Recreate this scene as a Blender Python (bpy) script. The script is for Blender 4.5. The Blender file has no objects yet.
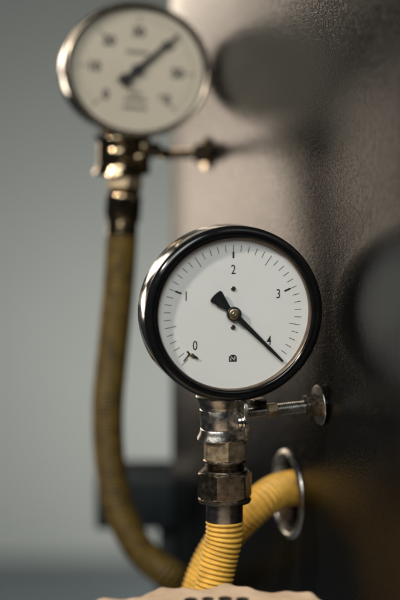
import bpy, bmesh, math, random
from mathutils import Vector, Matrix, Euler
random.seed(7)
R = math.radians
MM = 0.001
scene = bpy.context.scene
col = scene.collection

# ------------------------------------------------------------------ camera frame
PITCH = R(10.0)            # the camera looks slightly down on the gauges
FPX = 2200.0               # focal length in units of a 400 x 600 picture
DIST = 1.39                # metres to the front gauge
YAW = R(17.5)              # gauges and cabinet are turned by this much
RIGHT = Vector((1, 0, 0))
FWD = Vector((0, math.cos(PITCH), -math.sin(PITCH)))
UP = Vector((0, math.sin(PITCH), math.cos(PITCH)))


def at(px, py, depth):
    return (FWD + RIGHT * ((px - 200) / FPX) + UP * ((300 - py) / FPX)) * depth


# ------------------------------------------------------------------ materials
def new_mat(name):
    m = bpy.data.materials.new(name)
    m.use_nodes = True
    nt = m.node_tree
    return m, nt, nt.nodes['Principled BSDF']


def noise(nt, scale, detail=3, rough=0.55, coord='Object', stretch=None):
    tc = nt.nodes.new('ShaderNodeTexCoord')
    n = nt.nodes.new('ShaderNodeTexNoise')
    n.inputs['Scale'].default_value = scale
    n.inputs['Detail'].default_value = detail
    n.inputs['Roughness'].default_value = rough
    if stretch:
        mp = nt.nodes.new('ShaderNodeMapping')
        mp.inputs['Scale'].default_value = stretch
        nt.links.new(tc.outputs[coord], mp.inputs['Vector'])
        nt.links.new(mp.outputs[0], n.inputs['Vector'])
    else:
        nt.links.new(tc.outputs[coord], n.inputs['Vector'])
    return n


def ramp(nt, src, stops):
    r = nt.nodes.new('ShaderNodeValToRGB')
    e = r.color_ramp.elements
    while len(e) < len(stops):
        e.new(0.5)
    for el, (p, c) in zip(e, stops):
        el.position = p
        el.color = (c, c, c, 1) if not isinstance(c, tuple) else (*c, 1)
    nt.links.new(src, r.inputs[0])
    return r


def worn(name, c1, c2, metallic, r1, r2, scale=60, bump=0.0, bscale=900, p=(0.4, 0.65)):
    m, nt, b = new_mat(name)
    n = noise(nt, scale, 6, 0.65)
    cr = ramp(nt, n.outputs['Fac'], [(p[0], c1), (p[1], c2)])
    nt.links.new(cr.outputs[0], b.inputs['Base Color'])
    n2 = noise(nt, scale * 2.3, 5, 0.6)
    rr = ramp(nt, n2.outputs['Fac'], [(0.35, r1), (0.7, r2)])
    nt.links.new(rr.outputs[0], b.inputs['Roughness'])
    b.inputs['Metallic'].default_value = metallic
    if bump:
        n3 = noise(nt, bscale, 3, 0.6)
        bp = nt.nodes.new('ShaderNodeBump')
        bp.inputs['Strength'].default_value = bump
        bp.inputs['Distance'].default_value = 0.0003
        nt.links.new(n3.outputs['Fac'], bp.inputs['Height'])
        nt.links.new(bp.outputs[0], b.inputs['Normal'])
    return m


M = {}
M['chrome'] = worn('polished_steel', (0.80, 0.78, 0.75), (0.60, 0.57, 0.53), 1.0, 0.07, 0.18, 45, 0.12, 500)
M['zinc'] = worn('zinc_steel', (0.62, 0.60, 0.56), (0.36, 0.32, 0.27), 1.0, 0.20, 0.42, 110, 0.25, 1400)
M['rodsteel'] = worn('rod_steel', (0.50, 0.52, 0.50), (0.33, 0.31, 0.27), 1.0, 0.22, 0.40, 160, 0.2, 1500)
M['brass'] = worn('aged_brass', (0.50, 0.39, 0.25), (0.27, 0.20, 0.12), 0.9, 0.34, 0.58, 120, 0.5, 1300)
M['nickel'] = worn('dull_nickel', (0.36, 0.30, 0.23), (0.15, 0.12, 0.09), 1.0, 0.22, 0.42, 150, 0.35, 1300)
M['collar'] = worn('collar_steel', (0.42, 0.40, 0.37), (0.28, 0.25, 0.22), 1.0, 0.22, 0.32, 80, 0.1, 900)
M['black'] = worn('black_enamel', (0.004, 0.0045, 0.0045), (0.007, 0.007, 0.007), 0.0, 0.10, 0.2, 90, 0.04, 700)
M['bronze'] = worn('dark_bronze', (0.20, 0.15, 0.10), (0.09, 0.07, 0.05), 1.0, 0.14, 0.26, 70)
M['rimmetal'] = worn('dull_rim_metal', (0.42, 0.35, 0.27), (0.28, 0.23, 0.17), 1.0, 0.2, 0.32, 60)
M['inner'] = worn('inner_lip', (0.22, 0.16, 0.11), (0.12, 0.09, 0.07), 0.8, 0.30, 0.45, 90)
M['ink'] = worn('dial_ink', (0.012, 0.012, 0.012), (0.02, 0.02, 0.02), 0.0, 0.5, 0.6, 100)
M['needle'] = worn('needle_black', (0.008, 0.010, 0.010), (0.014, 0.015, 0.015), 0.0, 0.35, 0.5, 100)
M['hub'] = worn('hub_brass', (0.66, 0.54, 0.36), (0.50, 0.39, 0.24), 1.0, 0.28, 0.42, 200, 0.15)
M['dial'] = worn('dial_white', (0.76, 0.755, 0.735), (0.74, 0.73, 0.70), 0.0, 0.45, 0.55, 40, 0.05, 1600)
M['dialwarm'] = worn('dial_cream', (0.50, 0.44, 0.35), (0.47, 0.41, 0.32), 0.0, 0.5, 0.6, 30)
M['hose'] = worn('yellow_hose_plastic', (0.76, 0.44, 0.065), (0.40, 0.215, 0.035), 0.0, 0.42, 0.65, 90, 0.2, 1100, (0.42, 0.78))
M['hosebrown'] = worn('ochre_hose_plastic', (0.125, 0.078, 0.012), (0.045, 0.028, 0.007), 0.0, 0.42, 0.6, 130, 0.3, 500)
M['wood'] = worn('tan_handwheel', (0.68, 0.50, 0.34), (0.50, 0.35, 0.22), 0.0, 0.4, 0.6, 40, 0.2, 700)
M['darkbox'] = worn('dark_box_paint', (0.004, 0.008, 0.010), (0.006, 0.011, 0.013), 0.0, 0.45, 0.6, 20)
M['darkmetal'] = worn('dark_fitting', (0.46, 0.35, 0.21), (0.20, 0.15, 0.09), 1.0, 0.08, 0.17, 120, 0.1, 900)
M['hole'] = worn('recess_shade', (0.030, 0.020, 0.014), (0.045, 0.028, 0.018), 0.0, 0.5, 0.7, 60)  # dark colour paints shade into the handwheel holes and screw slot

M['hosebrown'].node_tree.nodes['Principled BSDF'].inputs['Specular IOR Level'].default_value = 0.3

# wall and floor of the room behind
M['wall'] = worn('wall_paint', (0.205, 0.222, 0.212), (0.225, 0.240, 0.230), 0.0, 0.75, 0.9, 1.2)
M['floor'] = worn('floor_screed', (0.13, 0.155, 0.17), (0.17, 0.195, 0.21), 0.0, 0.5, 0.75, 2.0)

# textured black powder coat of the cabinet
m, nt, b = new_mat('black_powder_coat')
tc = nt.nodes.new('ShaderNodeTexCoord')
# grain of the coat, measured along the face (a little longer that way) and upwards
du = nt.nodes.new('ShaderNodeVectorMath'); du.operation = 'DOT_PRODUCT'
du.inputs[1].default_value = (-math.sin(YAW) * 0.24, math.cos(YAW) * 0.24, 0)
sp = nt.nodes.new('ShaderNodeSeparateXYZ')
cb = nt.nodes.new('ShaderNodeCombineXYZ')
nt.links.new(tc.outputs['Object'], du.inputs[0]); nt.links.new(tc.outputs['Object'], sp.inputs[0])
nt.links.new(du.outputs['Value'], cb.inputs[0]); nt.links.new(sp.outputs[2], cb.inputs[2])


def grain(sc, det):
    n = nt.nodes.new('ShaderNodeTexNoise')
    n.inputs['Scale'].default_value = sc
    n.inputs['Detail'].default_value = det
    n.inputs['Roughness'].default_value = 0.6
    nt.links.new(cb.outputs[0], n.inputs['Vector'])
    return n


v, v2 = grain(1500, 2.0), grain(760, 1.0)
ad = nt.nodes.new('ShaderNodeMath'); ad.operation = 'MULTIPLY_ADD'
nt.links.new(v2.outputs['Fac'], ad.inputs[0]); ad.inputs[1].default_value = 0.5
nt.links.new(v.outputs['Fac'], ad.inputs[2])
bp = nt.nodes.new('ShaderNodeBump')
bp.inputs['Strength'].default_value = 0.66
bp.inputs['Distance'].default_value = 0.0003
nt.links.new(ad.outputs[0], bp.inputs['Height'])
nt.nodes.remove(b)
df = nt.nodes.new('ShaderNodeBsdfDiffuse')
df.inputs['Color'].default_value = (0.0045, 0.0045, 0.0042, 1)
gs = nt.nodes.new('ShaderNodeBsdfGlossy')
gs.distribution = 'BECKMANN'
gs.inputs['Roughness'].default_value = 0.185
fz = nt.nodes.new('ShaderNodeFresnel')
fz.inputs['IOR'].default_value = 1.44
mz = nt.nodes.new('ShaderNodeMixShader')
for n_ in (df, gs, fz):
    nt.links.new(bp.outputs[0], n_.inputs['Normal'])
nt.links.new(fz.outputs[0], mz.inputs[0]); nt.links.new(df.outputs[0], mz.inputs[1]); nt.links.new(gs.outputs[0], mz.inputs[2])
nt.links.new(mz.outputs[0], nt.nodes['Material Output'].inputs[0])
M['panel'] = m

# thin glass of the dials: clear sheet with a fresnel gloss
m, nt, b = new_mat('dial_glass')
nt.nodes.remove(b)
tr = nt.nodes.new('ShaderNodeBsdfTransparent')
tr.inputs[0].default_value = (0.97, 0.98, 0.975, 1)
gl = nt.nodes.new('ShaderNodeBsdfGlossy')
gl.inputs['Roughness'].default_value = 0.03
fr = nt.nodes.new('ShaderNodeFresnel'); fr.inputs[0].default_value = 1.45
mx = nt.nodes.new('ShaderNodeMixShader')
nt.links.new(fr.outputs[0], mx.inputs[0]); nt.links.new(tr.outputs[0], mx.inputs[1]); nt.links.new(gl.outputs[0], mx.inputs[2])
nt.links.new(mx.outputs[0], nt.nodes['Material Output'].inputs[0])
M['glass'] = m


# ------------------------------------------------------------------ object helpers
def empty(name, label, cat, mat, group=None):
    o = bpy.data.objects.new(name, None)
    col.objects.link(o)
    o.empty_display_size = 0.02
    o.matrix_world = mat
    o['label'] = label
    o['category'] = cat
    if group:
        o['group'] = group
    return o


def obj(name, bm, mats, parent=None, sharp=32, label=None):
    me = bpy.data.meshes.new(name)
    bmesh.ops.recalc_face_normals(bm, faces=bm.faces[:])
    bm.to_mesh(me)
    bm.free()
    for p in me.polygons:
        p.use_smooth = True
    me.set_sharp_from_angle(angle=R(sharp))
    if not isinstance(mats, (list, tuple)):
        mats = [mats]
    for mm in mats:
        me.materials.append(mm)
    o = bpy.data.objects.new(name, me)
    col.objects.link(o)
    if parent is not None:
        o.parent = parent
    if label:
        o['label'] = label
    return o


AX = {'z': Matrix.Identity(3), 'y': Matrix(((1, 0, 0), (0, 0, 1), (0, -1, 0))),
      'x': Matrix(((0, 0, 1), (0, 1, 0), (-1, 0, 0)))}


def lathe(bm, prof, axis='z', origin=(0, 0, 0), seg=64, closed=False, mi=0, rfun=None):
    """prof: (r, t) pairs in mm, t along the axis (y: into the picture, x: to the right)"""
    A = AX[axis]
    O = Vector(origin)
    rings = []
    for r, t in prof:
        if r < 1e-6 and not closed:
            rings.append([bm.verts.new((O + A @ Vector((0, 0, t))) * MM)])
            continue
        ring = []
        for k in range(seg):
            th = 2 * math.pi * k / seg
            rr = rfun(th, r) if rfun else r
            ring.append(bm.verts.new((O + A @ Vector((rr * math.cos(th), rr * math.sin(th), t))) * MM))
        rings.append(ring)
    n = len(rings)
    for i in range(n if closed else n - 1):
        a, b_ = rings[i], rings[(i + 1) % n]
        for k in range(seg):
            k2 = (k + 1) % seg
            try:
                if len(a) == 1 and len(b_) == 1:
                    continue
                if len(a) == 1:
                    f = bm.faces.new((a[0], b_[k], b_[k2]))
                elif len(b_) == 1:
                    f = bm.faces.new((a[k], a[k2], b_[0]))
                else:
                    f = bm.faces.new((a[k], a[k2], b_[k2], b_[k]))
                f.material_index = mi
            except ValueError:
                pass
    return bm


def hexnut(bm, af, t0, t1, axis='z', origin=(0, 0, 0), cham=1.2, turn=0.0, bore=0.0):
    """chamfered hexagon prism, af = across flats (mm)"""
    ap = af / 2
    rc = ap / math.cos(math.pi / 6)
    seg = 72

    def rf(th, r):
        d = ((th - turn) % (math.pi / 3)) - math.pi / 6
        return min(ap / math.cos(d), r)
    k = (rc - ap) * 1.15
    prof = [(bore, t0), (ap * 0.97, t0), (ap * 1.0, t0 + 0.05)]
    for i in range(1, 7):
        prof.append((ap + k * i / 6, t0 + cham * i / 6))
    for i in range(6, 0, -1):
        prof.append((ap + k * i / 6, t1 - cham * i / 6))
    prof += [(ap * 1.0, t1 - 0.05), (ap * 0.97, t1), (bore, t1)]
    lathe(bm, prof, axis, origin, seg, rfun=rf, closed=bore > 0)
    return bm


def box(bm, lo, hi, bev=0.0, mi=0):
    c = (Vector(lo) + Vector(hi)) / 2 * MM
    s = (Vector(hi) - Vector(lo)) * MM
    r = bmesh.ops.create_cube(bm, size=1.0, matrix=Matrix.Translation(c) @ Matrix.Diagonal((*s, 1)))
    vs = r['verts']
    if bev:
        es = list({e for v in vs for e in v.link_edges})
        bmesh.ops.bevel(bm, geom=es, offset=bev * MM, segments=3, profile=0.5, affect='EDGES')
    return bm


def prism_xz(bm, pts, y0, y1, mi=0):
    """flat plate: outline in local x,z (mm), between y0 (front) and y1"""
    a = [bm.verts.new(Vector((x, y0, z)) * MM) for x, z in pts]
    b_ = [bm.verts.new(Vector((x, y1, z)) * MM) for x, z in pts]
    fs = [bm.faces.new(a), bm.faces.new(b_[::-1])]
    n = len(pts)
    for i in range(n):
        j = (i + 1) % n
        fs.append(bm.faces.new((a[i], b_[i], b_[j], a[j])))
    for f in fs:
        f.material_index = mi
    return bm


def bar_xz(bm, ang, r0, r1, w, y0, y1, mi=0, w1=None):
    """radial tick: ang clockwise from the top"""
    w1 = w if w1 is None else w1
    d = Vector((math.sin(ang), math.cos(ang)))
    p = Vector((d.y, -d.x))
    q = [d * r0 - p * w / 2, d * r1 - p * w1 / 2, d * r1 + p * w1 / 2, d * r0 + p * w / 2]
    prism_xz(bm, [(v_.x, v_.y) for v_ in q], y0, y1, mi)


def text_mesh(bm, s, cx, cz, h, y, sx=0.72, mi=1, bold=0.0):
    cu = bpy.data.curves.new('numeral', 'FONT')
    cu.body = s
    cu.align_x = 'CENTER'
    cu.align_y = 'CENTER'
    cu.size = 1.0
    cu.offset = bold
    to = bpy.data.objects.new('numeral', cu)
    col.objects.link(to)
    dg = bpy.context.evaluated_depsgraph_get()
    me = bpy.data.meshes.new_from_object(to.evaluated_get(dg))
    xs = [v_.co.x for v_ in me.vertices]
    ys = [v_.co.y for v_ in me.vertices]
    hh = max(ys) - min(ys)
    mx_, my_ = (max(xs) + min(xs)) / 2, (max(ys) + min(ys)) / 2
    k = h / hh
    vs = [bm.verts.new(Vector((cx + (v_.co.x - mx_) * k * sx, y, cz + (v_.co.y - my_) * k)) * MM) for v_ in me.vertices]
    for p in me.polygons:
        try:
            f = bm.faces.new([vs[i] for i in p.vertices])
            f.material_index = mi
        except ValueError:
            pass
    col.objects.unlink(to)
    bpy.data.objects.remove(to)
    bpy.data.curves.remove(cu)


def catmull(pts, n=24):
    P = [pts[0] * 2 - pts[1]] + pts + [pts[-1] * 2 - pts[-2]]
    out = []
    for i in range(1, len(P) - 2):
        p0, p1, p2, p3 = P[i - 1], P[i], P[i + 1], P[i + 2]
        for k in range(n):
            t = k / n
            out.append(0.5 * ((2 * p1) + (p2 - p0) * t + (2 * p0 - 5 * p1 + 4 * p2 - p3) * t * t + (3 * p1 - p0 - 3 * p2 + p3) * t ** 3))
    out.append(pts[-1].copy())
    return out


def resample(pts, step):
    out = [pts[0].copy()]
    acc = 0.0
    for a, b_ in zip(pts, pts[1:]):
        d = (b_ - a).length
        while acc + d >= step:
            t = (step - acc) / d
            a = a.lerp(b_, t)
            out.append(a.copy())
            d = (b_ - a).length
            acc = 0.0
        acc += d
    return out


def corrugated(bm, pts, rad, pitch, depth, seg=40, per=8):
    pts = resample(catmull(pts, 40), pitch / per)
    n = len(pts)
    # smooth the centre line a little
    for _ in range(500):
        pts = [pts[0]] + [(pts[i - 1] + pts[i] * 2 + pts[i + 1]) / 4 for i in range(1, n - 1)] + [pts[-1]]
    t0 = (pts[1] - pts[0]).normalized()
    u = t0.orthogonal().normalized()
    rings = []
    for i, p in enumerate(pts):
        t = (pts[min(i + 1, n - 1)] - pts[max(i - 1, 0)]).normalized()
        u = (u - t * u.dot(t)).normalized()
        w = t.cross(u)
        ph = (i % per) / per
        ri = rad - depth * (abs(math.cos(math.pi * ph)) ** 4.0)
        rings.append([bm.verts.new(p + (u * math.cos(2 * math.pi * k / seg) + w * math.sin(2 * math.pi * k / seg)) * ri) for k in range(seg)])
    for a, b_ in zip(rings, rings[1:]):
        for k in range(seg):
            bm.faces.new((a[k], a[(k + 1) % seg], b_[(k + 1) % seg], b_[k]))
    bm.faces.new(rings[0][::-1])
    bm.faces.new(rings[-1])
    return bm


def frame(loc, tilt=0.0, roll=0.0, yaw=YAW, size=1.0):
    return Matrix.Translation(loc) @ Euler((R(-tilt), R(roll), yaw), 'XYZ').to_matrix().to_4x4() @ Matrix.Scale(size, 4)


def track(bm_axis=None):
    pass


# ------------------------------------------------------------------ placing
ROD = 67.0                 # mm from stem axis to the cabinet
STEM_Y = 26.0              # mm stem axis behind the bezel front
GYAW = R(14.0)
SIZE = 0.958
BRZ = -72.0                # mm below the gauge centre where the rod sits
MAIN = frame(at(235.7, 314.8, DIST), 3.0, 1.0, GYAW, SIZE) @ Matrix.Diagonal((1.035, 1, 1, 1))
stem_main = MAIN @ Vector((0, STEM_Y * MM, BRZ * MM))
LX = Vector((math.cos(YAW), math.sin(YAW), 0))       # into the cabinet
LD = Vector((-math.sin(YAW), math.cos(YAW), 0))      # along the cabinet, away
PANEL_P = stem_main + LX * ROD * MM                  # a point of the cabinet face
PANEL_D = PANEL_P.dot(LX)


def on_panel(px, py):
    r = at(px, py, 1.0)
    return r * (PANEL_D / r.dot(LX))


# the far gauge: found so that its rod reaches the cabinet
BSIZE = 0.90               # the far gauge is a slightly smaller model


def back_frame(depth):
    return frame(at(138.5, 69.0, depth), 10.0, 6.0, GYAW, BSIZE) @ Matrix.Diagonal((1.05, 1, 0.945, 1))


lo, hi = 1.4, 2.2
for _ in range(60):
    mid = (lo + hi) / 2
    g = PANEL_D - (back_frame(mid) @ Vector((0, STEM_Y * MM, BRZ * MM))).dot(LX)
    if g > 63.0 * MM:
        lo = mid
    else:
        hi = mid
BACK_Z = mid
BACK = back_frame(BACK_Z)
ROD_B = 63.0 / BSIZE
print('panel', BACK_Z, on_panel(325, 405), on_panel(168, 300), on_panel(288, 494), on_panel(210, 150))


# ------------------------------------------------------------------ gauge
def make_gauge(mat, label, front):
    g = empty('pressure_gauge', label, 'pressure gauge', mat, 'round dial gauges')
    shell = M['chrome']
    # case: polished steel pot behind the bezel
    bm = bmesh.new()
    lathe(bm, [(57.2, 4.2), (57.9, 5), (58.1, 6.5), (58.1, 27), (57.6, 29), (56, 30.6), (53, 31.6), (49, 32), (47, 34), (40, 35.5), (0, 36)],
          'y', seg=128)
    obj('case', bm, shell, g)
    # bezel: stepped ring
    bm = bmesh.new()
    if front:
        prof = [(57.0, 6.5), (58.3, 6.2), (58.7, 5.2), (58.6, 3.4), (57.9, 1.6), (56.6, 0.5), (55.0, 0.0), (54.2, 0.15), (53.8, 0.9),
                (53.3, 0.9), (53.0, 0.3), (52.2, 0.2), (51.4, 0.7), (50.9, 1.6)]
    else:
        prof = [(57.0, 6.5), (58.5, 6.2), (58.8, 5.0), (58.5, 3.0), (57.8, 1.6), (56.8, 0.7), (55.8, 0.6), (55.0, 1.2)]
    lathe(bm, prof, 'y', seg=144)
    be = obj('bezel', bm, M['black'] if front else M['rimmetal'], g, sharp=50)
    bm = bmesh.new()
    if front:
        prof2 = [(50.9, 1.6), (50.5, 2.0), (50.2, 2.6), (50.2, 6.8)]
    else:
        prof2 = [(55.0, 1.2), (54.2, 1.2), (53.6, 2.0), (53.4, 3.0), (53.4, 6.8)]
    lathe(bm, prof2, 'y', seg=144)
    obj('inner_lip', bm, M['inner'] if front else M['black'], be)
    # dial
    YD = 6.6
    bm = bmesh.new()
    lathe(bm, [(0, YD), (54.0, YD), (54.0, YD + 0.8), (0, YD + 0.8)], 'y', seg=128)
    yi = YD - 0.04
    K = 0.665
    S = 0.965
    if front:
        for i in range(41):
            ang = R(-135 + 6.75 * i)
            if i % 10 == 0:
                if i == 0:
                    bar_xz(bm, ang, 43.5 * S, 49.3 * S, 0.42, yi, yi + 0.02, 1)
                    continue
                bar_xz(bm, ang, 42.6 * S, 47.3 * S, 0.42, yi, yi + 0.02, 1)
                bar_xz(bm, ang, 38.2 * S, 42.6 * S, 1.25, yi, yi + 0.02, 1)
            elif i % 5 == 0:
                bar_xz(bm, ang, 39.4 * S, 47.3 * S, 0.42, yi, yi + 0.02, 1)
            else:
                bar_xz(bm, ang, 42.6 * S, 47.3 * S, 0.42, yi, yi + 0.02, 1)
        for s, x, z in (('0', -25.0, -20.6), ('1', -31.0, 12.4), ('2', 0, 29.4), ('3', 30.0, 12.5), ('4', 24.0, -18.6)):
            text_mesh(bm, s, x, z, 6.3, yi, 0.74, 1, 0.006)
        # small dark emblem with a light slanted figure
        zc = -30.0
        arc = [(-2.6, zc - 2.3), (2.6, zc - 2.3), (2.6, zc + 0.6)] + [(2.6 * math.cos(R(a)), zc + 0.6 + 1.9 * math.sin(R(a))) for a in range(15, 180, 15)] + [(-2.6, zc + 0.6)]
        prism_xz(bm, arc, yi, yi + 0.02, 1)
        prism_xz(bm, [(-1.6, zc + 1.3), (-1.0, zc + 1.3), (1.5, zc - 1.2), (0.9, zc - 1.2)], yi - 0.03, yi - 0.01, 0)
        prism_xz(bm, [(-1.6, zc - 1.5), (-1.1, zc - 1.5), (-1.1, zc + 0.2), (-1.6, zc + 0.2)], yi - 0.03, yi - 0.01, 0)
        prism_xz(bm, [(1.1, zc - 0.2), (1.6, zc - 0.2), (1.6, zc + 1.2), (1.1, zc + 1.2)], yi - 0.03, yi - 0.01, 0)
    else:
        for i in range(61):
            ang = R(-135 + 4.5 * i)
            if i % 10 == 0:
                bar_xz(bm, ang, 39.5, 47.5, 1.1, yi, yi + 0.02, 1)
            else:
                bar_xz(bm, ang, 43.0, 47.5, 0.35, yi, yi + 0.02, 1)
        for i in range(7):
            ang = R(-135 + 45 * i)
            text_mesh(bm, str(i * 10), 33 * math.sin(ang), 33 * math.cos(ang), 9.4, yi, 0.85, 1, 0.045)
        # lines of print too blurred to read
        for zc, half in ((15, 9), (-20, 5), (-26, 8), (-33, 9)):
            x = -half
            while x < half:
                wd = random.uniform(1.2, 2.6)
                prism_xz(bm, [(x, zc - 1.5), (x + wd, zc - 1.5), (x + wd, zc + 1.5), (x, zc + 1.5)], yi, yi + 0.02, 1)
                x += wd + 0.6
    d = obj('dial', bm, [M['dial'] if front else M['dialwarm'], M['ink']], g)
    # pointer
    a = R(135) if front else R(43)
    dv = Vector((math.sin(a), math.cos(a)))
    pv = Vector((dv.y, -dv.x))

    def P(along, side):
        q = dv * along + pv * side
        return (q.x, q.y)
    bm = bmesh.new()
    y0, y1 = YD - 3.0, YD - 2.3
    if front:
        prism_xz(bm, [P(0, 2.1), P(8, 1.75), P(30, 1.1), P(33, 1.25), P(45.5, 0.7), P(47.0, 0), P(45.5, -0.7), P(33, -1.25), P(30, -1.1), P(8, -1.75), P(0, -2.1)], y0, y1)
        tail = [P(0, 2.2), P(-5.5, 1.7), P(-7.5, 2.3), P(-16.5, 5.0), P(-17.6, 4.6)] + [P(-math.sqrt(18.4 ** 2 - s * s), s) for s in (3.6, 1.8, 0, -1.8, -3.6)] + [P(-17.6, -4.6), P(-16.5, -5.0), P(-7.5, -2.3), P(-5.5, -1.7), P(0, -2.2)]
        prism_xz(bm, tail, y0 + 0.03, y1 + 0.03)
    else:
        prism_xz(bm, [P(0, 2.6), P(30, 1.5), P(46, 0.6), P(46, -0.6), P(30, -1.5), P(0, -2.6)], y0, y1)
        prism_xz(bm, [P(0, 2.6), P(-9, 2.6), P(-9.5, 5), P(-18, 5), P(-18, -5), P(-9.5, -5), P(-9, -2.6), P(0, -2.6)], y0 + 0.03, y1 + 0.03)
    lathe(bm, [(0, y0 - 0.7), (4.4, y0 - 0.7), (4.75, y0 - 0.4), (4.75, YD - 0.9), (4.0, YD - 0.8)], 'y', seg=48)
    p = obj('pointer', bm, M['needle'], g)
    bm = bmesh.new()
    hy = y0 - 0.72
    lathe(bm, [(0, hy - 0.25), (0.7, hy - 0.3), (0.85, hy - 0.55), (1.3, hy - 0.6), (1.5, hy - 0.42), (3.1, hy - 0.45), (3.5, hy - 0.25), (3.6, hy)], 'y', seg=48)
    obj('hub_cap', bm, M['hub'] if front else M['needle'], p)
    if front:
        for z in (16.6, -9.2):
            bm = bmesh.new()
            lathe(bm, [(0, YD - 0.55), (0.5, YD - 0.6), (0.6, YD - 0.9), (1.35, YD - 0.8), (1.65, YD - 0.45), (1.7, YD)], 'y', origin=(0, 0, z), seg=24)
            obj('screw', bm, M['rimmetal'], d)
        # zero stop pin, brass eccentric with a black fork
        bm = bmesh.new()
        c = Vector((-27.2, -26.8))
        lathe(bm, [(0, YD - 2.2), (1.1, YD - 2.1), (1.4, YD - 1.7), (1.4, YD)], 'y', origin=(c.x, 0, c.y), seg=24)
        zp = obj('zero_pin', bm, M['hub'], d)
        bm = bmesh.new()
        q = lambda x, z: (c.x + x, c.y + z)
        prism_xz(bm, [q(-3.6, 2.2), q(-2.7, 2.9), q(-0.6, 0.7), q(-1.2, -0.2), q(-2.2, -0.9), q(-5.2, -4.2), q(-5.6, -3.9), q(-2.7, -0.2), q(-2.3, 0.9)], YD - 0.4, YD - 0.1)
        prism_xz(bm, [q(1.1, 0.3), q(3.5, -1.3), q(4.0, -2.0), q(3.6, -2.5), q(0.4, -1.4)], YD - 1.4, YD - 0.9)
        obj('stop_fork', bm, M['needle'], zp)
    # glass
    bm = bmesh.new()
    lathe(bm, [(0, 2.75), (50.15 if front else 53.35, 2.75)], 'y', seg=96)
    obj('glass', bm, M['glass'], g)
    # stem: neck and hexagon below the case
    bm = bmesh.new()
    lathe(bm, [(11.5, -48), (11.5, -68), (11.5, -88)], 'z', origin=(0, STEM_Y, 0), seg=48)
    st = obj('stem', bm, M['zinc'], g)
    bm = bmesh.new()
    hexnut(bm, 26, -101.6, -87.2, 'z', (0, STEM_Y, 0), 0.8, R(-37))
    obj('hexagon', bm, M['brass'], g)
    return g


make_gauge(MAIN, 'sharp white dial gauge in black bezel, scale 0 to 4, pointer at 4', True)
make_gauge(BACK, 'blurred cream dial gauge in bronze bezel, farther back, pointer to upper right', False)


# ------------------------------------------------------------------ brackets holding the gauges
def thread(bm, r, t0, t1, axis, origin, pitch=1.25, depth=0.55, seg=40):
    prof = [(0, t0), (r - depth, t0)]
    t = t0
    while t + pitch <= t1:
        prof += [(r - depth, t + 0.1), (r - 0.08, t + pitch * 0.42), (r - 0.08, t + pitch * 0.58), (r - depth, t + pitch * 0.95)]
        t += pitch
    prof += [(r - depth, t1), (0, t1)]
    lathe(bm, prof, axis, origin, seg)


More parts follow.
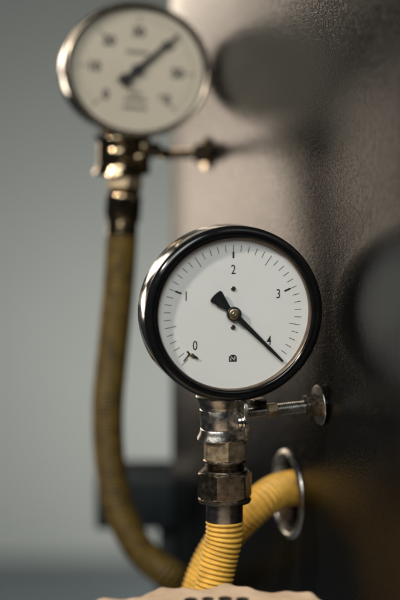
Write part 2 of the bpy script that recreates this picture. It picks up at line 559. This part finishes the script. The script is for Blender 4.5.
def make_bracket(gm, label, roll, rod, size=1.0):
    loc = gm @ Vector((0, STEM_Y * MM, BRZ * MM))
    mat = frame(loc, 0.0, roll, size=size)
    Z, RS, CH, BR = (M['zinc'], M['rodsteel'], M['chrome'], M['brass']) if size == SIZE else (M['darkmetal'],) * 4
    b_ = empty('gauge_bracket', label, 'bracket', mat, 'rod brackets of the gauges')
    # clamp sleeve with flared lips and two pressed grooves
    bm = bmesh.new()
    lathe(bm, [(12.2, 15.5), (16.4, 15.6), (16.9, 15.0), (16.6, 13.6), (15.2, 11.2), (14.7, 9.0), (14.55, 7.2), (14.1, 6.8), (14.1, 6.1), (14.5, 5.7),
               (14.45, 0), (14.5, -6.2), (14.1, -6.6), (14.1, -7.3), (14.6, -7.7), (14.9, -9.5), (15.6, -11.5), (16.9, -13.4), (17.2, -14.4), (16.6, -14.9), (12.2, -14.9)],
          'z', seg=96, closed=True, rfun=lambda th, r: (r if r < 13.9 else 13.9 + 2.6 * max(0.0, -math.cos(th)) + (r - 13.9) * max(0.12, -math.cos(th))))
    obj('clamp_sleeve', bm, Z, b_, sharp=40)
    if size != SIZE:
        b_.children[0].scale = (1.4, 1.3, 1.05)      # the far clamp is broader
    # clamp plate: upright rounded tab facing left
    bm = bmesh.new()
    pts = [(-5.0, -14.6), (6.5, -14.6), (6.5, 14.0), (-4.0, 14.0), (-8.0, 12.5), (-10.2, 9.0), (-11, 4.0), (-11, -6), (-9.5, -11.5)]
    a = [bm.verts.new(Vector((7.0, y - 11.0, z)) * MM) for y, z in pts]
    c = [bm.verts.new(Vector((9.9, y - 11.0, z)) * MM) for y, z in pts]
    bm.faces.new(a[::-1]); bm.faces.new(c)
    for i in range(len(pts)):
        j = (i + 1) % len(pts)
        bm.faces.new((a[i], a[j], c[j], c[i]))
    bmesh.ops.bevel(bm, geom=bm.edges[:], offset=0.5 * MM, segments=2, affect='EDGES')
    obj('clamp_plate', bm, Z, b_)
    # screw with a slotted pan head through the plate
    bm = bmesh.new()
    so = (-5.6, -16.6, -1.0)
    lathe(bm, [(0, 7.6), (3.0, 7.7), (4.5, 8.3), (5.1, 9.4), (5.2, 10.8), (5.1, 11.2), (5.9, 11.4), (6.1, 11.9), (6.0, 12.8), (0, 12.5)], 'x', so, 40)
    sc = obj('screw', bm, CH, b_)
    bm = bmesh.new()
    box(bm, (1.85, so[1] - 3.6, -1.5), (2.4, so[1] + 3.6, -0.6))
    obj('slot', bm, M['hole'], sc)
    # rod
    bm = bmesh.new()
    thread(bm, 3.4, 9.0, 30.5, 'x', (0, 0, 0.0), 1.4, 0.5)
    thread(bm, 4.3, 30.5, rod - 6.0, 'x', (0, 0, 0.0), 1.5, 0.75)
    obj('threaded_rod', bm, RS, b_, sharp=25)
    bm = bmesh.new()
    box(bm, (19.5, -5, 3.6), (28.5, 6, 9.5), 0.9)
    obj('clamp_block', bm, M['bronze'], b_)
    bm = bmesh.new()
    hexnut(bm, 9.6, 29.6, 36.6, 'x', (0, 0, 0.0), 0.8, R(22))
    obj('nut', bm, BR, b_)
    bm = bmesh.new()
    hexnut(bm, 14.6, rod - 12.5, rod - 3.2, 'x', (0, 0, 0.0), 1.0, R(12))
    obj('nut', bm, M['nickel'], b_)
    bm = bmesh.new()
    lathe(bm, [(0, rod - 3.2), (12.6, rod - 3.2), (13.5, rod - 3.0), (13.8, rod - 2.5), (13.5, rod - 2.0), (0, rod - 1.9)], 'x', (0, 0, 0), 72)
    obj('washer', bm, Z, b_)
    bm = bmesh.new()
    lathe(bm, [(0, rod - 2.0), (5.0, rod - 2.0), (5.0, rod + 0.3), (0, rod + 0.3)], 'x', (0, 0, 0), 40)
    obj('spacer', bm, RS, b_)
    return b_


make_bracket(MAIN, 'bright steel rod clamp holding the sharp front gauge to the black cabinet', -2.5, ROD / SIZE, SIZE)
make_bracket(BACK, 'blurred dark rod clamp under the cream gauge farther back', 1.0, ROD_B, BSIZE)


# ------------------------------------------------------------------ hoses with their fittings
def fittings(parent, gm):
    """union nut, adapter and collar below the gauge, in world space"""
    def add(name, bm, mat, sharp=32):
        mat = mat if gm is MAIN else M['darkmetal']
        o = obj(name, bm, mat, parent, sharp)
        o.matrix_world = gm
        return o
    o_ = (0, STEM_Y, 6.5)
    bm = bmesh.new()
    prof = [(0, -107.8), (13.6, -107.9), (14.2, -108.6), (14.2, -109.6), (12.0, -110.4), (12.0, -111.2)]
    t = -111.2
    while t > -116:
        prof += [(13.2, t - 0.5), (12.2, t - 1.1)]
        t -= 1.1
    prof += [(13.4, -116.4), (0, -116.8)]
    lathe(bm, prof, 'z', o_, 64)
    add('adapter', bm, M['nickel'], 25)
    bm = bmesh.new()
    hexnut(bm, 32.0 if gm is MAIN else 25.0, -134.4, -116.2, 'z', o_, 1.7, R(1))
    k_ = 1.0 if gm is MAIN else 0.8
    lathe(bm, [(0, -134.0), (16.4 * k_, -134.2), (17.4 * k_, -134.9), (17.5 * k_, -136.2), (16.8 * k_, -137.4), (13.2 * k_, -137.8), (0, -137.8)], 'z', o_, 72)
    lathe(bm, [(0, -116.9), (14.2, -116.6), (15.2, -115.9), (15.0, -115.0), (13.6, -114.6), (0, -114.6)], 'z', o_, 72)
    add('union_nut', bm, M['nickel'])
    bm = bmesh.new()
    lathe(bm, [(0, -136.2), (12.0, -136.2), (12.15, -137.5), (12.15, -150.6), (11.7, -151.2), (0, -151.4)], 'z', o_, 72)
    add('collar', bm, M['collar'])


def hose_thing(label, loc):
    return empty('corrugated_hose', label, 'hose', Matrix.Translation(loc), 'corrugated hoses')


HR = 12.3 * MM
start = MAIN @ Vector((0, STEM_Y * MM, -143.6 * MM))
sd = (MAIN.to_3x3() @ Vector((0, 0, -1))).normalized()
zs = start.dot(FWD)
hole_c = on_panel(288, 494)
hole_in = hole_c + Vector((0, 0, 0.004)) - LD * 0.001
t = hose_thing('yellow corrugated hose from front gauge looping back into the cabinet hole', start)
pts = [start, start + sd * 0.014, at(219.5, 556, zs + 0.003), at(212, 592, zs + 0.004), at(199, 640, zs + 0.006), at(186, 690, zs + 0.014), at(178, 722, zs + 0.034),
       at(176, 700, zs + 0.058), at(182, 655, zs + 0.068), at(197, 598, zs + 0.069), at(211, 560, zs + 0.067), at(233, 528, zs + 0.064), at(259, 504, zs + 0.061),
       hole_in - LX * 0.004, hole_in + LX * 0.03]
bm = bmesh.new()
corrugated(bm, pts, HR, 3.3 * MM, 1.6 * MM)
h = obj('tube', bm, M['hose'], t, 60)
h.matrix_parent_inverse = Matrix.Identity(4)
bpy.context.view_layer.update()
h.matrix_world = Matrix.Identity(4)
fittings(t, MAIN)

startb = BACK @ Vector((0, STEM_Y * MM, -143.6 * MM))
sdb = (BACK.to_3x3() @ Vector((0, 0, -1))).normalized()
zb = startb.dot(FWD)
t2 = hose_thing('blurred ochre hose hanging from the cream gauge in a long curve', startb)
pe = on_panel(206, 590)
pts = [startb, startb + sdb * 0.03, at(116, 315, zb + 0.004), at(111, 365, zb + 0.010), at(107.5, 410, zb + 0.02), at(110, 465, zb + 0.026), at(121, 515, zb + 0.03), at(142, 553, zb + 0.03),
       at(170, 576, zb + 0.025), pe - LX * 0.01, pe + LX * 0.02]
bm = bmesh.new()
corrugated(bm, pts, HR * 0.98, 3.25 * MM, 1.0 * MM, 32, 6)
h = obj('tube', bm, M['hosebrown'], t2, 60)
bpy.context.view_layer.update()
h.matrix_world = Matrix.Identity(4)
fittings(t2, BACK)

# ------------------------------------------------------------------ cabinet with its holes
edge = on_panel(170, 300)
u_far = edge.dot(LD)
u_near = u_far - 1.55
ztop, zbot = 0.45, -0.98
CAB = Matrix((( LD.x, LX.x, 0, 0), (LD.y, LX.y, 0, 0), (0, 0, 1, 0), (0, 0, 0, 1)))   # local: u along, w into, z
base = LX * PANEL_D
cab = empty('machine_cabinet', 'black powder coated machine cabinet with grainy glossy face', 'cabinet', Matrix.Translation((0, 0, 0)))


def cabp(u, w, z):
    return LD * u + LX * (PANEL_D + w) + Vector((0, 0, z))


bm = bmesh.new()
holes = [(hole_c.dot(LD), hole_c.z, 0.0268), (pe.dot(LD), pe.z, 0.016)]
rb = 0.004
outer = [bm.verts.new(cabp(u, 0, z)) for u, z in ((u_near, zbot), (u_far - rb, zbot), (u_far - rb, ztop - rb), (u_near, ztop - rb))]
edges = [bm.edges.new((outer[i], outer[(i + 1) % 4])) for i in range(4)]
loops = []
for u, z, r in holes:
    ring = [bm.verts.new(cabp(u + r * math.cos(2 * math.pi * k / 48), 0, z + r * math.sin(2 * math.pi * k / 48))) for k in range(48)]
    edges += [bm.edges.new((ring[k], ring[(k + 1) % 48])) for k in range(48)]
    loops.append((ring, u, z, r))
bmesh.ops.triangle_fill(bm, use_beauty=True, use_dissolve=False, edges=edges)
for ring, u, z, r in loops:            # lined holes
    back = [bm.verts.new(cabp(u + r * math.cos(2 * math.pi * k / 48), 0.06, z + r * math.sin(2 * math.pi * k / 48))) for k in range(48)]
    for k in range(48):
        bm.faces.new((ring[k], ring[(k + 1) % 48], back[(k + 1) % 48], back[k]))
    bm.faces.new(back)
# rounded far edge, then the far side, top and back
prev = [outer[1], outer[2]]
for i in range(1, 6):
    a = math.pi / 2 * i / 5
    uu, ww = u_far - rb + rb * math.sin(a), rb - rb * math.cos(a)
    cur = [bm.verts.new(cabp(uu, ww, zbot)), bm.verts.new(cabp(uu, ww, ztop - rb))]
    bm.faces.new((prev[0], cur[0], cur[1], prev[1]))
    prev = cur
fb = [bm.verts.new(cabp(u_far, 0.5, zbot)), bm.verts.new(cabp(u_far, 0.5, ztop - rb))]
bm.faces.new((prev[0], fb[0], fb[1], prev[1]))
nb = [bm.verts.new(cabp(u_near, 0.5, zbot)), bm.verts.new(cabp(u_near, 0.5, ztop - rb))]
bm.faces.new((fb[0], nb[0], nb[1], fb[1]))
bm.faces.new((nb[0], outer[0], outer[3], nb[1]))
tp = [bm.verts.new(cabp(u_near, 0, ztop - rb + 0.0001)), bm.verts.new(cabp(u_far, 0, ztop - rb + 0.0001)), bm.verts.new(cabp(u_far, 0.5, ztop - rb + 0.0001)), bm.verts.new(cabp(u_near, 0.5, ztop - rb + 0.0001))]
bm.faces.new(tp)
obj('body', bm, M['panel'], cab, 30)

# flange ring round the hose hole
rm = Matrix.Translation(hole_c) @ Euler((0, 0, YAW), 'XYZ').to_matrix().to_4x4()
ring = empty('hole_flange', 'thin polished steel ring round the cabinet hole of the yellow hose', 'flange ring', rm)
bm = bmesh.new()
lathe(bm, [(26.4, 10.0), (26.6, -0.5), (27.2, -2.2), (28.4, -2.5), (29.8, -1.9), (31.0, -0.8), (31.3, 0.2), (29.0, 0.4), (27.5, 0.6)], 'x', seg=96, closed=True)
obj('rim', bm, M['zinc'], ring, 60)

# ------------------------------------------------------------------ dark box behind, hand wheel in front
bx = on_panel(170, 500)
bz = 1.81
p0 = at(96, 527, bz); p1 = at(182, 470, bz)
jb = empty('junction_box', 'blurred dark steel box beside the far edge of the cabinet', 'box', Matrix.Translation((p0 + p1) / 2))
w_, h_ = (p1.x - p0.x) / 2 / MM, (p1.z - p0.z) / 2 / MM
bm = bmesh.new()
box(bm, (-w_, -14, -h_), (w_ + 30, 40, h_), 3)
obj('housing', bm, M['darkbox'], jb)
bm = bmesh.new()
box(bm, (-w_ + 3, -18, -h_ + 3), (w_ - 3, -14.2, h_ - 3), 1.5)
obj('lid', bm, M['darkbox'], jb)
bm = bmesh.new()
box(bm, (w_ - 20, -6, -500), (w_ + 20, 34, -h_), 3)
obj('foot_post', bm, M['darkbox'], jb)

wc = at(221, 637.5, 1.27)
hw = empty('valve_handwheel', 'blurred tan scalloped handwheel with round holes at the bottom front', 'handwheel', Matrix.Translation(wc))
SEG = 360
WR = 100.0


def wheel_r(th):
    t_ = th - math.pi / 2
    return WR + 3.2 * math.cos(14 * t_ + 1.35) + 1.2 * math.cos(7 * t_ - 0.6) + 0.8 * math.cos(23 * t_ + 0.5)


def wheel_z(th):
    t_ = th - math.pi / 2
    return 1.1 * math.cos(14 * t_ + 1.1) + 0.7 * math.cos(31 * t_ + 0.3) + 0.5 * math.cos(47 * t_ + 2.0)


bm = bmesh.new()
prof = [(0, -6.0, -11), (0, -2.0, -10), (0, -0.4, -7.5), (0, 0, -5), (0, -0.5, -2.4), (0, -2.2, -0.6), (0, -5, 0.3), (0, -9, 0.0)]
rings = []
for _, dr, z_ in prof:
    rings.append([bm.verts.new(Vector(((wheel_r(2 * math.pi * k / SEG) + dr) * math.cos(2 * math.pi * k / SEG),
                                       (wheel_r(2 * math.pi * k / SEG) + dr) * math.sin(2 * math.pi * k / SEG), z_ + wheel_z(2 * math.pi * k / SEG) * (1 + dr / 9))) * MM) for k in range(SEG)])
for a, c in zip(rings, rings[1:]):
    for k in range(SEG):
        bm.faces.new((a[k], a[(k + 1) % SEG], c[(k + 1) % SEG], c[k]))
# pierced disc: the top face is filled round real holes
es = [bm.edges.get((rings[-1][k], rings[-1][(k + 1) % SEG])) for k in range(SEG)]
inner = [bm.verts.new(Vector((40 * math.cos(2 * math.pi * k / 96), 40 * math.sin(2 * math.pi * k / 96), 0.0)) * MM) for k in range(96)]
es += [bm.edges.new((inner[k], inner[(k + 1) % 96])) for k in range(96)]
HRAD, NHOLE = 72.5, 43
cups = []
for i in range(NHOLE):
    if i % 9 > 3:                       # holes come in groups of four
        continue
    th = R(91.6) + 2 * math.pi * (i - 1.5) / NHOLE
    c = Vector((HRAD * math.cos(th), HRAD * math.sin(th), 0))
    hr = 4.2 + 0.3 * math.sin(i * 2.3)
    ring = [bm.verts.new((c + Vector((hr * math.cos(2 * math.pi * k / 20), 1.25 * hr * math.sin(2 * math.pi * k / 20), 0))) * MM) for k in range(20)]
    es += [bm.edges.new((ring[k], ring[(k + 1) % 20])) for k in range(20)]
    cups.append((ring, c, hr))
bmesh.ops.triangle_fill(bm, use_beauty=True, use_dissolve=False, edges=es)
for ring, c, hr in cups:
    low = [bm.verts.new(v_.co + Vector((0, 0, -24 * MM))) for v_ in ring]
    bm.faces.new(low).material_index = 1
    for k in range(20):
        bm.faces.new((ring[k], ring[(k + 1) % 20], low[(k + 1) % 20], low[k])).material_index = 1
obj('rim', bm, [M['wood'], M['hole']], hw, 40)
bm = bmesh.new()
lathe(bm, [(0, 9), (8, 9), (9, 8), (10, 3), (30, 2), (41, 0.4), (41, -8), (10, -9), (10, -22), (0, -22)], 'z', seg=64)
obj('hub', bm, M['wood'], hw)
bm = bmesh.new()
lathe(bm, [(0, -21), (5, -21), (5, -60), (15, -62), (17, -80), (26, -84), (26, -96), (20, -100), (30, -130), (30, -170), (17, -190), (17, -520), (0, -520)], 'z', seg=48)
obj('spindle', bm, M['nickel'], hw)


# ------------------------------------------------------------------ room surfaces that show behind
def sheet(name, pts, mat):
    bm = bmesh.new()
    bm.faces.new([bm.verts.new(p) for p in pts])
    o = obj(name, bm, mat)
    o['kind'] = 'structure'
    o['label'] = 'plain grey wall blurred behind the gauges' if name == 'wall' else 'dull grey floor below the blurred wall'
    o['category'] = name
    return o


WY, FZ = 3.3, -0.99
sheet('wall', [(-0.52, WY, FZ), (4, WY, FZ), (4, WY, 1.6), (-0.52, WY, 1.6)], M['wall'])
sheet('floor', [(-0.52, -1, FZ - 0.004), (4, -1, FZ - 0.004), (4, WY + 0.3, FZ - 0.004), (-0.52, WY + 0.3, FZ - 0.004)], M['floor'])


# ------------------------------------------------------------------ lamps
def area(name, loc, target, sx, sy, power, color):
    l = bpy.data.lights.new(name, 'AREA')
    l.shape = 'RECTANGLE'
    l.size, l.size_y = sx, sy
    l.energy = power
    l.color = color
    o = bpy.data.objects.new(name, l)
    col.objects.link(o)
    o.location = loc
    o.rotation_euler = (Vector(target) - Vector(loc)).to_track_quat('-Z', 'Z').to_euler()
    return o


# unseen window at far left; lower lamp added to shape its panel reflection
wl = area('window_lamp', (-0.97, 3.10, 0.29), (0.0, 1.6, 0.0), 0.26, 1.22, 3.5, (1.0, 0.84, 0.68))
wl.data.spread = R(120)
wl2 = area('low_reflection_lamp', (-0.975, 3.08, -0.445), (0.0, 1.5, -0.25), 0.33, 0.24, 0.62, (1.0, 0.825, 0.66))
wl2.data.spread = R(120)
kl = area('key_lamp', (-1.15, 0.50, 0.92), (0.0, 1.4, -0.25), 0.10, 0.10, 9.5, (1.0, 0.93, 0.86))
kl.data.spread = R(110)
sl = area('soft_lamp', (-0.30, -0.35, 1.15), (0.0, 1.4, -0.28), 1.1, 1.1, 8.0, (0.97, 1.0, 0.99))
sl.data.spread = R(90)
bl = area('wall_fill_lamp', (0.30, 2.60, -0.80), (-0.22, 3.3, -0.66), 0.3, 0.3, 3.0, (1.0, 0.98, 0.92))  # unseen lamp added behind the cabinet to brighten the lower wall
bl.data.spread = R(95)

w = bpy.data.worlds.new('World')
scene.world = w
w.use_nodes = True
w.node_tree.nodes['Background'].inputs[0].default_value = (0.85, 0.95, 1.0, 1)
w.node_tree.nodes['Background'].inputs[1].default_value = 0.026

# ------------------------------------------------------------------ camera
cam = bpy.data.cameras.new('camera')
cam.sensor_fit = 'VERTICAL'
cam.sensor_height = 36
cam.sensor_width = 24
cam.lens = 36 * FPX / 600
cam.clip_start = 0.05
cam.clip_end = 100
cam.dof.use_dof = True
cam.dof.focus_distance = DIST + 0.016
cam.dof.aperture_fstop = (cam.lens / 1000) / 0.046
co = bpy.data.objects.new('camera', cam)
col.objects.link(co)
co.location = (0, 0, 0)
co.rotation_euler = (math.pi / 2 - PITCH, 0, 0)
scene.camera = co

scene.view_settings.view_transform = 'Standard'
scene.view_settings.look = 'None'
scene.view_settings.exposure = 0
scene.view_settings.gamma = 1
scene.cycles.use_denoising = True
scene.cycles.max_bounces = 8
scene.cycles.sample_clamp_indirect = 6
